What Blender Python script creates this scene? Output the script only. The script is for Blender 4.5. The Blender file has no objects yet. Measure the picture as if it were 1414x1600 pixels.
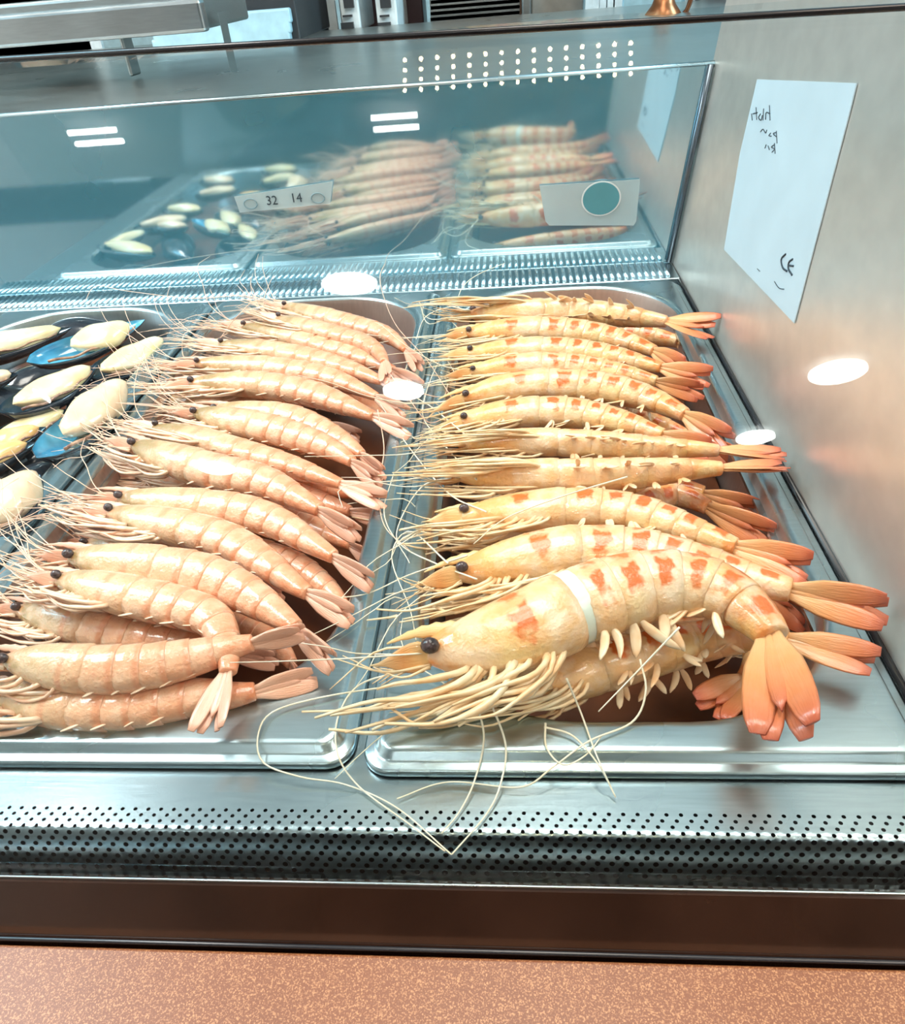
import bpy, math, random
from mathutils import Vector, Matrix
V = Vector
PI = math.pi
scene = bpy.context.scene
col = scene.collection
random.seed(7)

# ------------------------------------------------------------------ camera
F_PX, PITCH, YAW, ROLL = 1157.3, 0.63644, -0.10668, -0.08717
CAM = V((0.05131, -0.13731, 0.20503))
cp, sp, cy, sy = math.cos(PITCH), math.sin(PITCH), math.cos(YAW), math.sin(YAW)
FW = V((sy*cp, cy*cp, -sp)); RT0 = V((cy, -sy, 0)); UP0 = RT0.cross(FW)
RT = RT0*math.cos(ROLL) + UP0*math.sin(ROLL); UP = RT.cross(FW)
cd = bpy.data.cameras.new('camera'); cam = bpy.data.objects.new('camera', cd); col.objects.link(cam)
cd.sensor_fit = 'VERTICAL'; cd.sensor_height = 36; cd.sensor_width = 36
cd.lens = F_PX/1600*36; cd.clip_start = 0.01; cd.clip_end = 60
M = Matrix((RT, UP, -FW)).transposed().to_4x4(); M.translation = CAM
cam.matrix_world = M
scene.camera = cam

# ------------------------------------------------------------------ world, lights, exposure
w = bpy.data.worlds.new('world'); scene.world = w; w.use_nodes = True
bg = w.node_tree.nodes['Background']
bg.inputs[0].default_value = (0.55, 0.72, 0.80, 1); bg.inputs[1].default_value = 0.3
scene.view_settings.view_transform = 'Standard'; scene.view_settings.look = 'None'
scene.view_settings.gamma = 1; scene.view_settings.use_curve_mapping = False
scene.view_settings.exposure = 0.06

def area(name, loc, target, sx, sy_, power, color):
    l = bpy.data.lights.new(name, 'AREA'); l.shape = 'RECTANGLE'; l.size = sx; l.size_y = sy_
    l.energy = power; l.color = color
    o = bpy.data.objects.new(name, l); col.objects.link(o); o.location = loc
    o.rotation_euler = (V(target)-V(loc)).to_track_quat('-Z', 'Y').to_euler()
    return o
area('key_panel_light', (0.10, 0.25, 1.45), (0.02, 0.2, 0), 0.8, 0.6, 19.5, (1.0, 0.91, 0.80))
area('cool_kitchen_fill', (2.2, 0.9, 1.3), (-0.2, 2.3, 0.1), 0.8, 0.8, 60, (0.55, 0.86, 1.0))  # added cyan lamp; brightens the kitchen pieces and the wall behind
area('cool_side_light', (-1.1, 0.35, 0.9), (-0.1, 0.15, 0), 0.35, 0.5, 8, (0.35, 0.78, 1.0))
area('left_wall_fill', (-1.2, 0.2, 1.6), (-2.3, 0.0, 0.2), 0.8, 1.2, 95, (1.0, 0.95, 0.90))  # added lamp; brightens the left wall that the side steel reflects
area('warm_hall_light', (1.3, -0.6, 1.6), (1.6, -0.2, 0), 0.8, 0.8, 20, (1.0, 0.84, 0.70))

# ------------------------------------------------------------------ helpers
def ray(u, v):
    return FW + RT*((u-707)/F_PX) - UP*((v-800)/F_PX)
def at(u, v, z):
    """photo pixel -> point on the horizontal plane at height z"""
    d = ray(u, v); return CAM + d*((z-CAM.z)/d.z)
def aty(u, v, y):
    d = ray(u, v); return CAM + d*((y-CAM.y)/d.y)
def hit(u, v, p, n):
    d = ray(u, v); return CAM + d*(((V(p)-CAM).dot(V(n)))/d.dot(V(n)))
def depth(p): return (p-CAM).dot(FW)
def sm(t): t = max(0., min(1., t)); return t*t*(3-2*t)

def tag(o, label=None, cat=None, group=None, kind=None):
    if label: o['label'] = label
    if cat: o['category'] = cat
    if group: o['group'] = group
    if kind: o['kind'] = kind
    return o
def empty(name, loc, label, cat, group=None):
    o = bpy.data.objects.new(name, None); col.objects.link(o); o.location = loc
    o.empty_display_size = .01
    return tag(o, label, cat, group)

class MB:
    """collects vertices, faces and two per-vertex uv sets"""
    def __init__(s): s.v = []; s.f = []; s.uv = []; s.uv2 = []
    def add(s, p, uv=(0, 0), uv2=(0, 0)):
        s.v.append(V(p)); s.uv.append(uv); s.uv2.append(uv2); return len(s.v)-1
    def loft(s, rings, uvs=None, uvs2=None, cap=True, closed=True):
        idx = []
        for i, r in enumerate(rings):
            idx.append([s.add(p, uvs[i][j] if uvs else (0, 0), uvs2[i][j] if uvs2 else (0, 0)) for j, p in enumerate(r)])
        n = len(rings[0])
        for a, b in zip(idx[:-1], idx[1:]):
            for j in range(n if closed else n-1):
                k = (j+1) % n; s.f.append((a[j], a[k], b[k], b[j]))
        if cap:
            s.f.append(tuple(reversed(idx[0]))); s.f.append(tuple(idx[-1]))
        return idx
    def box(s, c, d, rot=None):
        c = V(c); base = len(s.v)
        for x in (-.5, .5):
            for y in (-.5, .5):
                for z in (-.5, .5):
                    p = V((x*d[0], y*d[1], z*d[2]))
                    if rot: p = rot @ p
                    s.add(c+p)
        for f in ((0,1,3,2),(4,6,7,5),(0,4,5,1),(2,3,7,6),(0,2,6,4),(1,5,7,3)): s.f.append(tuple(base+i for i in f))
    def tube(s, pts, r0, r1=None, n=6):
        if r1 is None: r1 = r0
        pts = [V(p) for p in pts]; m = len(pts); rings = []
        T = (pts[1]-pts[0]).normalized(); N = T.orthogonal().normalized()
        for i, p in enumerate(pts):
            T = (pts[min(i+1, m-1)]-pts[max(i-1, 0)])
            if T.length < 1e-9: T = V((1, 0, 0))
            T.normalize(); N = (N-T*N.dot(T)).normalized(); B = T.cross(N)
            r = (r0(i/(m-1)) if callable(r0) else r0+(r1-r0)*i/(m-1))
            rings.append([p+(N*math.cos(2*PI*k/n)+B*math.sin(2*PI*k/n))*r for k in range(n)])
        s.loft(rings, [[(i/(m-1), k/n) for k in range(n)] for i in range(m)])
    def ball(s, c, r, n=10, sc=(1, 1, 1), rot=None):
        c = V(c); rings = []
        for i in range(n//2+1):
            a = PI*i/(n//2); rr = max(math.sin(a), .02)
            ring = []
            for k in range(n):
                p = V((rr*math.cos(2*PI*k/n)*sc[0], rr*math.sin(2*PI*k/n)*sc[1], math.cos(a)*sc[2]))*r
                if rot: p = rot @ p
                ring.append(c+p)
            rings.append(ring)
        s.loft(rings)
    def build(s, name, mat, parent=None, smooth=True, bevel=0):
        off = parent_loc(parent)
        me = bpy.data.meshes.new(name); me.from_pydata([v-off for v in s.v], [], s.f)
        lp = [0]*len(me.loops); me.loops.foreach_get('vertex_index', lp)
        for nm, src in (('UVMap', s.uv), ('body', s.uv2)):
            l = me.uv_layers.new(name=nm); flat = []
            for i in lp: flat.extend(src[i])
            l.data.foreach_set('uv', flat)
        me.polygons.foreach_set('use_smooth', [smooth]*len(me.polygons))
        me.materials.append(mat); me.update()
        o = bpy.data.objects.new(name, me); col.objects.link(o)
        if parent: o.parent = parent
        if bevel:
            b = o.modifiers.new('bevel', 'BEVEL'); b.width = bevel; b.segments = 3; b.limit_method = 'ANGLE'
        return o
def parent_loc(p):
    l = V((0, 0, 0))
    while p: l = l+p.location; p = p.parent
    return l

def catmull(pts, n):
    """n+1 points evenly spaced by arc length along a smooth curve through pts"""
    P = [V(p) for p in pts]; P = [P[0]*2-P[1]]+P+[P[-1]*2-P[-2]]; out = []
    for i in range(1, len(P)-2):
        a, b, c, d = P[i-1:i+3]
        for k in range(12):
            t = k/12
            out.append(.5*((2*b)+(c-a)*t+(2*a-5*b+4*c-d)*t*t+(3*b-a-3*c+d)*t**3))
    out.append(P[-2]); L = [0]
    for a, b in zip(out[:-1], out[1:]): L.append(L[-1]+(b-a).length)
    res = []; j = 0
    for i in range(n+1):
        s = L[-1]*i/n
        while j < len(L)-2 and L[j+1] < s: j += 1
        t = (s-L[j])/max(L[j+1]-L[j], 1e-9); res.append(out[j].lerp(out[j+1], min(max(t, 0), 1)))
    return res, L[-1]

# ------------------------------------------------------------------ materials
class NT:
    def __init__(s, name):
        s.m = bpy.data.materials.new(name); s.m.use_nodes = True; s.n = s.m.node_tree.nodes; s.l = s.m.node_tree.links
        s.b = s.n['Principled BSDF']; s.out = s.n['Material Output']
    def node(s, t, **k):
        n = s.n.new(t)
        for a, b in k.items(): setattr(n, a, b)
        return n
    def link(s, a, b): s.l.new(a, b)
    def set(s, **k):
        for a, b in k.items():
            s.b.inputs[a.replace('_', ' ')].default_value = b
    def noise(s, scale, detail=4, coord='Object', stretch=None, rough=.5):
        tc = s.node('ShaderNodeTexCoord'); n = s.node('ShaderNodeTexNoise')
        n.inputs['Scale'].default_value = scale; n.inputs['Detail'].default_value = detail; n.inputs['Roughness'].default_value = rough
        if stretch:
            mp = s.node('ShaderNodeMapping'); mp.inputs['Scale'].default_value = stretch
            s.link(tc.outputs[coord], mp.inputs[0]); s.link(mp.outputs[0], n.inputs['Vector'])
        else: s.link(tc.outputs[coord], n.inputs['Vector'])
        return n
    def ramp(s, src, stops):
        r = s.node('ShaderNodeValToRGB'); e = r.color_ramp.elements
        while len(e) > 1: e.remove(e[-1])
        e[0].position = stops[0][0]; e[0].color = c4(stops[0][1])
        for p, c in stops[1:]: x = e.new(p); x.color = c4(c)
        s.link(src, r.inputs[0]); return r.outputs[0]
    def mix(s, f, a, b, mode='MIX'):
        m = s.node('ShaderNodeMix'); m.data_type = 'RGBA'; m.blend_type = mode
        for sock, val in ((m.inputs[0], f), (m.inputs[6], a), (m.inputs[7], b)):
            if isinstance(val, (int, float)): sock.default_value = val
            elif isinstance(val, tuple): sock.default_value = c4(val)
            else: s.link(val, sock)
        return m.outputs[2]
    def math(s, op, a, b=0, c=0):
        m = s.node('ShaderNodeMath', operation=op)
        for i, val in enumerate((a, b, c)):
            if isinstance(val, (int, float)): m.inputs[i].default_value = val
            else: s.link(val, m.inputs[i])
        return m.outputs[0]
    def uv(s, name='UVMap'):
        u = s.node('ShaderNodeUVMap'); u.uv_map = name; x = s.node('ShaderNodeSeparateXYZ'); s.link(u.outputs[0], x.inputs[0])
        return x.outputs[0], x.outputs[1]
    def bump(s, src, strength, dist):
        b = s.node('ShaderNodeBump'); b.inputs['Strength'].default_value = strength; b.inputs['Distance'].default_value = dist
        s.link(src, b.inputs['Height']); s.link(b.outputs[0], s.b.inputs['Normal'])
    def color(s, src):
        if isinstance(src, tuple): s.b.inputs['Base Color'].default_value = c4(src)
        else: s.link(src, s.b.inputs['Base Color'])
def c4(c):
    if isinstance(c, (int, float)): return (c, c, c, 1)
    return tuple(c)+((1,) if len(c) == 3 else ())

def plain(name, c, rough=.5, metal=0, noise=.06, scale=40, **k):
    t = NT(name); n = t.noise(scale)
    lo = tuple(max(0, x*(1-noise*2)) for x in c); hi = tuple(min(1, x*(1+noise*2)) for x in c)
    t.color(t.ramp(n.outputs[0], [(.3, lo), (.7, hi)])); t.set(Roughness=rough, Metallic=metal, **k)
    return t.m
def emis(name, c, s):
    t = NT(name); t.color((0, 0, 0)); t.b.inputs['Emission Color'].default_value = c4(c); t.b.inputs['Emission Strength'].default_value = s
    return t.m

def steel(name, c, rough, stretch, amt=.09, metal=1.0):
    t = NT(name); n = t.noise(60, 5, stretch=stretch)
    t.color(t.ramp(n.outputs[0], [(.25, tuple(x*.86 for x in c)), (.75, c)]))
    n2 = t.noise(14, 3)
    r = t.math('ADD', t.math('MULTIPLY', n2.outputs[0], .14), rough-.07); t.link(r, t.b.inputs['Roughness'])
    t.set(Metallic=metal); t.bump(n.outputs[0], amt, .0002)
    return t.m
MAT = {}
MAT['steel'] = steel('brushed_steel', (.52, .64, .68), .27, (1, 12, 12))
MAT['wall_steel'] = steel('wall_steel', (.86, .79, .72), .36, (10, 1, 1), .12, .72)
MAT['ledge_steel'] = steel('ledge_steel', (.48, .59, .63), .26, (1, 14, 14))
MAT['ribs'] = steel('ribbed_steel', (.60, .74, .80), .25, (1, 1, 1), .1)
MAT['edge_black'] = plain('black_edge_trim', (.015, .016, .02), .25)
MAT['void'] = plain('case_shade_black', (.012, .008, .009), .5)

def tiger():
    t = NT('tiger_prawn_shell'); u, v = t.uv('UVMap'); s, v2 = t.uv('body')
    base = t.ramp(s, [(0.0, (.84, .30, .08)), (.10, (.86, .46, .17)), (.22, (.87, .52, .24)), (.55, (.89, .57, .32)), (.70, (.87, .42, .18)), (.80, (.86, .32, .10)), (1.0, (.80, .22, .06))])
    n = t.noise(110, 4); base = t.mix(t.ramp(n.outputs[0], [(.42, 0.), (.60, .55)]), base, (.94, .80, .61))
    n3 = t.noise(55, 2); base = t.mix(t.ramp(n3.outputs[0], [(.52, 0.), (.68, .45)]), base, (.86, .56, .12))
    n5 = t.noise(75, 2, stretch=(1, 1.3, 1)); base = t.mix(t.math('MULTIPLY', t.ramp(n5.outputs[0], [(.52, 0.), (.70, .75)]), t.ramp(s, [(.0, 1.), (.3, .5), (.6, 1.)])), base, (.90, .42, .13))
    # broken orange bars across each shell segment
    n2 = t.noise(260, 1)
    d = t.math('ABSOLUTE', t.math('SUBTRACT', u, .55))
    d = t.math('ADD', d, t.math('MULTIPLY', t.math('SUBTRACT', n2.outputs[0], .5), .30))
    bar = t.ramp(d, [(.15, 1.), (.22, 0.)])
    vm = t.math('ADD', v, t.math('MULTIPLY', t.math('SUBTRACT', n.outputs[0], .5), .55))
    lim = t.ramp(vm, [(.02, .7), (.10, .9), (.16, .15), (.22, .1), (.27, 1.), (.44, 1.), (.52, 0.)])
    msk = t.math('MULTIPLY', bar, lim)
    base = t.mix(t.math('MULTIPLY', msk, .95), base, (.74, .15, .02))
    t.color(base); t.set(Roughness=.24, Subsurface_Weight=.12, Subsurface_Scale=.004, Coat_Weight=.6, Coat_Roughness=.06)
    t.b.inputs['Subsurface Radius'].default_value = (1, .5, .25)
    t.bump(t.math('ADD', t.noise(900, 4).outputs[0], t.math('MULTIPLY', t.noise(170, 3).outputs[0], 3.)), .45, .0007)
    return t.m
def pink():
    t = NT('pink_prawn_shell'); u, v = t.uv('UVMap'); s, v2 = t.uv('body')
    base = t.ramp(s, [(0.0, (.74, .32, .16)), (.10, (.60, .38, .18)), (.24, (.76, .50, .29)), (.36, (.84, .46, .27)), (.7, (.83, .38, .21)), (.88, (.82, .30, .14)), (1.0, (.80, .28, .14))])
    n = t.noise(120, 4); base = t.mix(t.ramp(n.outputs[0], [(.42, 0.), (.65, .45)]), base, (.90, .66, .46))
    n4 = t.noise(70, 2); hd = t.ramp(s, [(.05, 1.), (.33, 0.)])
    base = t.mix(t.math('MULTIPLY', t.ramp(n4.outputs[0], [(.48, 0.), (.60, .8)]), hd), base, (.30, .21, .07))
    edge = t.ramp(u, [(.72, 0.), (.84, .65), (.93, .65), (1., .1)])
    base = t.mix(t.math('MULTIPLY', edge, .7), base, (.74, .22, .09))
    n2 = t.noise(800, 2); base = t.mix(t.ramp(n2.outputs[0], [(.60, 0.), (.72, .45)]), base, (.78, .28, .16))
    t.color(base); t.set(Roughness=.22, Subsurface_Weight=.12, Subsurface_Scale=.004, Coat_Weight=.6, Coat_Roughness=.06)
    t.b.inputs['Subsurface Radius'].default_value = (1, .45, .3)
    t.bump(t.math('ADD', t.noise(900, 4).outputs[0], t.math('MULTIPLY', t.noise(190, 3).outputs[0], 3.)), .45, .0007)
    return t.m
MAT['tiger'] = tiger(); MAT['pink'] = pink()
def soft(name, a, b, scale=120, rough=.3):
    t = NT(name); n = t.noise(scale, 3); t.color(t.ramp(n.outputs[0], [(.35, a), (.65, b)]))
    t.set(Roughness=rough, Coat_Weight=.3, Coat_Roughness=.1); t.bump(n.outputs[0], .2, .0005); return t.m
def grad(name, stops, scale=200):
    t = NT(name); u, v = t.uv('UVMap'); n = t.noise(scale, 3)
    t.color(t.mix(t.math('MULTIPLY', n.outputs[0], .16), t.ramp(u, stops), (.93, .80, .62)))
    st = t.noise(3, 3, coord='UV', stretch=(2, 12, 1)); t.bump(st.outputs[0], .5, .0006)
    t.set(Roughness=.24, Coat_Weight=.4, Coat_Roughness=.08); return t.m
MAT['tiger_leg'] = soft('tiger_prawn_leg', (.88, .54, .26), (.93, .76, .50))
MAT['tiger_fin'] = grad('tiger_prawn_tail', [(0, (.88, .50, .22)), (.3, (.86, .38, .13)), (.7, (.80, .22, .06)), (1, (.62, .09, .03))])
MAT['tiger_blade'] = grad('tiger_prawn_blade', [(0, (.90, .62, .26)), (.5, (.86, .36, .10)), (1, (.92, .66, .36))])
MAT['tiger_swim'] = soft('tiger_prawn_swimmeret', (.88, .50, .24), (.93, .74, .50))
MAT['pink_leg'] = soft('pink_prawn_leg', (.86, .50, .32), (.90, .68, .48))
MAT['pink_fin'] = grad('pink_prawn_tail', [(0, (.90, .54, .38)), (.5, (.87, .42, .27)), (1, (.86, .42, .28))])
MAT['pink_blade'] = grad('pink_prawn_blade', [(0, (.88, .50, .34)), (.5, (.84, .36, .22)), (1, (.90, .54, .40))])
MAT['antenna_pink'] = soft('pink_prawn_antenna', (.88, .52, .36), (.93, .68, .50))
MAT['antenna_tiger'] = soft('tiger_prawn_antenna', (.90, .78, .56), (.93, .86, .70))
MAT['eye'] = plain('prawn_eye', (.07, .045, .045), .2, noise=.3, scale=600)
MAT['membrane'] = soft('neck_membrane', (.72, .80, .66), (.80, .86, .78), 90)
def mus_shell():
    t = NT('mussel_shell'); n = t.noise(50, 3, stretch=(1, 3, 1))
    t.color(t.ramp(n.outputs[0], [(.3, (.008, .010, .016)), (.7, (.035, .045, .06))]))
    t.set(Roughness=.18, Coat_Weight=.6, Coat_Roughness=.08); t.bump(t.noise(160, 4).outputs[0], .4, .0006); return t.m
def mus_in():
    t = NT('mussel_nacre'); n = t.noise(45, 4)
    t.color(t.ramp(n.outputs[0], [(.35, (.03, .20, .36)), (.52, (.10, .42, .62)), (.68, (.55, .76, .84))]))
    t.set(Roughness=.12, Coat_Weight=.8, Coat_Roughness=.05); return t.m
def mus_meat(name, a, b, c):
    t = NT(name); n = t.noise(45, 4); t.color(t.ramp(n.outputs[0], [(.3, a), (.5, b), (.72, c)]))
    t.set(Roughness=.25, Coat_Weight=.4, Coat_Roughness=.1, Subsurface_Weight=.1, Subsurface_Scale=.004)
    t.bump(t.noise(130, 4).outputs[0], .5, .0015); return t.m
MAT['mshell'] = mus_shell(); MAT['nacre'] = mus_in(); MAT['nacre_dark'] = plain('mussel_dark_lining', (.02, .05, .08), .15, noise=.3, Coat_Weight=.6)
MAT['mcream'] = mus_meat('mussel_meat_cream', (.84, .62, .28), (.90, .74, .44), (.92, .84, .62))
MAT['morange'] = mus_meat('mussel_meat_orange', (.78, .42, .14), (.86, .52, .22), (.90, .68, .42))
MAT['mtan'] = mus_meat('mussel_meat_tan', (.82, .55, .34), (.87, .64, .42), (.90, .76, .56))
MAT['mfrill'] = soft('mussel_frill', (.16, .07, .05), (.62, .36, .22), 200)

def granite():
    t = NT('speckled_counter'); base = t.ramp(t.noise(12, 3).outputs[0], [(.3, (.155, .044, .012)), (.7, (.19, .056, .016))])
    n = t.noise(2300, 2); base = t.mix(t.ramp(n.outputs[0], [(.50, 0.), (.68, 1.)]), base, (.48, .23, .10))
    n2 = t.noise(2600, 2, stretch=(1.1, .9, 1)); base = t.mix(t.ramp(n2.outputs[0], [(.34, .8), (.44, 0.)]), base, (.20, .08, .04))
    t.color(base); t.set(Roughness=.42); return t.m
MAT['granite'] = granite()
MAT['riser'] = plain('polished_dark_riser', (.035, .016, .010), .10, 0, .1, 40, Coat_Weight=.6, Coat_Roughness=.05)
def glass():
    t = NT('clear_front_glass'); t.n.remove(t.b)
    tr = t.node('ShaderNodeBsdfTransparent'); tr.inputs[0].default_value = (.955, .98, .985, 1)
    gl = t.node('ShaderNodeBsdfGlossy'); gl.inputs['Roughness'].default_value = .012
    fr = t.node('ShaderNodeFresnel'); fr.inputs['IOR'].default_value = 1.5
    geo = t.node('ShaderNodeNewGeometry'); f = t.math('MULTIPLY', fr.outputs[0], t.math('SUBTRACT', 1.0, geo.outputs['Backfacing']))
    mx = t.node('ShaderNodeMixShader'); t.link(f, mx.inputs[0]); t.link(tr.outputs[0], mx.inputs[1]); t.link(gl.outputs[0], mx.inputs[2])
    t.link(mx.outputs[0], t.out.inputs[0]); return t.m
MAT['glass'] = glass()
def mirror():
    t = NT('veil_painted_mirror')
    n = t.noise(9, 4); t.color(t.ramp(n.outputs[0], [(.3, (.66, .76, .80)), (.7, (.76, .84, .87))]))
    t.set(Metallic=1.0, Roughness=.05)
    d = t.node('ShaderNodeBsdfPrincipled'); d.inputs['Base Color'].default_value = (.16, .62, .84, 1); d.inputs['Roughness'].default_value = .3  # cyan layer paints in the blue veil that the front glass reflects
    mx = t.node('ShaderNodeMixShader'); mx.inputs[0].default_value = .31
    t.link(t.b.outputs[0], mx.inputs[1]); t.link(d.outputs[0], mx.inputs[2]); t.link(mx.outputs[0], t.out.inputs[0])
    return t.m
MAT['mirror'] = mirror()

# ------------------------------------------------------------------ setting
def struct(name, mb, mat, **k):
    return tag(mb.build(name, mat, None, **k), kind='structure')
MY = 0.462            # the mirrored back panel
def wallx(z): return .1795 + .11*z
WN = V((1, 0, -.11)).normalized(); WP = V((.1795, 0, 0))
TB = .4225            # back edge of the trays

# speckled counter in front, dark riser, glass foot
m = MB(); m.box((0.05, -.0600, -.0375), (1.9, .034, .025)); struct('counter', m, MAT['granite'], bevel=.001, smooth=False)
m = MB()
prof = [(-.0412, -.0250), (-.0318, -.0092), (-.0300, -.0085), (-.0290, -.0095), (-.0290, -.06), (-.0412, -.06)]
m.loft([[V((x, y, z)) for y, z in prof] for x in (-.9, 1.0)])
struct('trim_1', m, MAT['riser'], smooth=False)
m = MB(); m.tube([(-.9, -.0417, -.0244), (1.0, -.0417, -.0244)], .0007); struct('trim_2', m, MAT['edge_black'])

# perforated front strip: flat lip, rolled crease, face going down
def strip_profile(t):
    """t = distance in metres along the strip from its inner edge"""
    a, r, ang = .0115, .0022, math.radians(64)
    if t < a: return V((0, -.0060-t, -.0015)), V((0, 0, 1))
    arc = r*ang
    if t < a+arc:
        q = (t-a)/r; return V((0, -.0060-a-r*math.sin(q), -.0015-r*(1-math.cos(q)))), V((0, -math.sin(q), math.cos(q)))
    e = V((0, -.0060-a-r*math.sin(ang), -.0015-r*(1-math.cos(ang)))); d = V((0, -math.cos(ang), -math.sin(ang)))
    return e+d*(t-a-arc), V((0, -math.sin(ang), math.cos(ang)))
m = MB(); pitch = .0042; rows = 11; rh = .00195; t0 = .0052
X0, X1 = -.40, .24
def sp_pt(x, t):
    p, n = strip_profile(t); return V((x, p.y, p.z))
# plain part before the holes
for i in range(4):
    a, b = t0*i/4, t0*(i+1)/4
    i0 = [m.add(sp_pt(X0, a)), m.add(sp_pt(X1, a)), m.add(sp_pt(X1, b)), m.add(sp_pt(X0, b))]; m.f.append(tuple(i0))
nc = int((X1-X0)/pitch)
for r in range(rows):
    ta = t0+r*rh; off = (-.37*r % 1.0)*pitch; hr = 1.0 if ta < .0115 else 1.3
    for c in range(nc):
        x = X0+off+c*pitch; cx, ct = x+pitch/2, ta+rh/2
        ho, hi = [], []
        K = 8
        for k in range(K):
            a = 2*PI*k/K; ca, sa = math.cos(a), math.sin(a)
            q = 1/max(abs(ca), abs(sa))
            ho.append(m.add(sp_pt(cx+ca*q*pitch/2, ct+sa*q*rh/2)))
            hi.append(m.add(sp_pt(cx+ca*.00066*hr, ct+sa*.00060*hr)))
        for k in range(K):
            l = (k+1) % K; m.f.append((ho[k], ho[l], hi[l], hi[k]))
tl = t0+rows*rh
i0 = [m.add(sp_pt(X0, tl)), m.add(sp_pt(X1, tl)), m.add(sp_pt(X1, tl+.002)), m.add(sp_pt(X0, tl+.002))]; m.f.append(tuple(i0))
struct('trim_3', m, MAT['ledge_steel'], smooth=True)
# steel ledge carrying the trays, with near-black blocks for the unlit void below
m = MB()
m.box((-.11, .0045, -.0035), (.58, .021, .002)); m.box((-.11, .4185, -.0035), (.58, .013, .002))
for x0, x1 in ((-.400, -.346), (-.198, -.165), (-.017, .016), (.160, .180)): m.box(((x0+x1)/2, .2135, -.0035), (x1-x0, .397, .002))
o = struct('case_deck', m, MAT['ledge_steel'], smooth=False)
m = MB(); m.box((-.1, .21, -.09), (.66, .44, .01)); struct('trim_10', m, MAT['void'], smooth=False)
m = MB(); m.box((-.1, -.0100, -.0205), (.68, .011, .032)); struct('trim_4', m, MAT['void'], smooth=False)  # near-black liner put behind the holes as painted shade

# ribbed vent ledge at the back
vent = empty('rear_vent', (-.1, TB+.02, 0), 'ribbed pale steel vent strip running behind the trays at the foot of the mirror panel', 'vent')
m = MB(); m.box((-.11, TB+.021, -.001), (.578, .036, .006)); m.build('vent_base', MAT['ribs'], vent, smooth=False, bevel=.0008)
me0 = None
for i in range(110):
    x = -.398+i*.00522
    if me0 is None:
        m = MB(); m.tube([(x, TB+.008, .0022), (x, TB+.037, .0022)], .0015, n=8); o = m.build('rib', MAT['ribs'], vent); me0 = o; x_first = x
    else:
        o = me0.copy(); col.objects.link(o); o.location.x = (x-x_first)
# mirror panel with seals
m = MB(); m.box((-.155, MY+.003, .069), (.69+.03, .004, .134)); m.v = [V((min(p.x, wallx(p.z)-.001), p.y, p.z)) for p in m.v]
struct('window_1', m, MAT['mirror'], smooth=False)
m = MB(); m.tube([(-.5, MY+.003, .1365), (wallx(.1365), MY+.003, .1365)], .0022, n=8); struct('trim_5', m, MAT['steel'])
m = MB(); m.tube([(wallx(.003)-.0035, MY-.002, .003), (wallx(.137)-.0035, MY-.002, .137)], .0022, n=8); struct('trim_6', m, plain('dark_corner_seal', (.10, .13, .16), .2, .6))
# side wall, leaning outward, and the rubber joint at its foot
m = MB()
r1 = [V((wallx(z)+dx, y, z)) for (dx, z) in ((0, -.004), (0, .20), (.006, .20), (.006, -.004)) for y in (0,)]
m.loft([[V((p.x, y, p.z)) for p in r1] for y in (-.026, .47)])
struct('wall_right', m, MAT['wall_steel'], smooth=False)
m = MB(); m.tube([(.1786, -.003, .0005), (.1786, MY, .0005)], .0014, n=8); struct('trim_7', m, MAT['edge_black'])

# front glass
GB = V((0, -.0305, -.0080)); GT = V((0, .0745, .1925)); gd = (GT-GB)
GN = V((0, -gd.z, gd.y)).normalized()
m = MB()
m.loft([[V((x, 0, 0))+p for p in (GB, GT, GT-GN*.003, GB-GN*.003)] for x in (-.62, .75)])
struct('window_2', m, MAT['glass'], smooth=False)
def gpoint(u, v): return hit(u, v, GT, GN)
a = hit(0, 93, GT, GN); b = hit(1414, 11, GT, GN); e1 = a+(a-b)*.8; e2 = b+(b-a)*1.2
m = MB(); m.tube([e1, e2], .0008, n=8); struct('trim_8', m, MAT['edge_black'])
m = MB(); m.tube([(-.62, -.0308, -.0082), (.75, -.0308, -.0082)], .0004, n=6); struct('trim_9', m, MAT['steel'])

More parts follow.
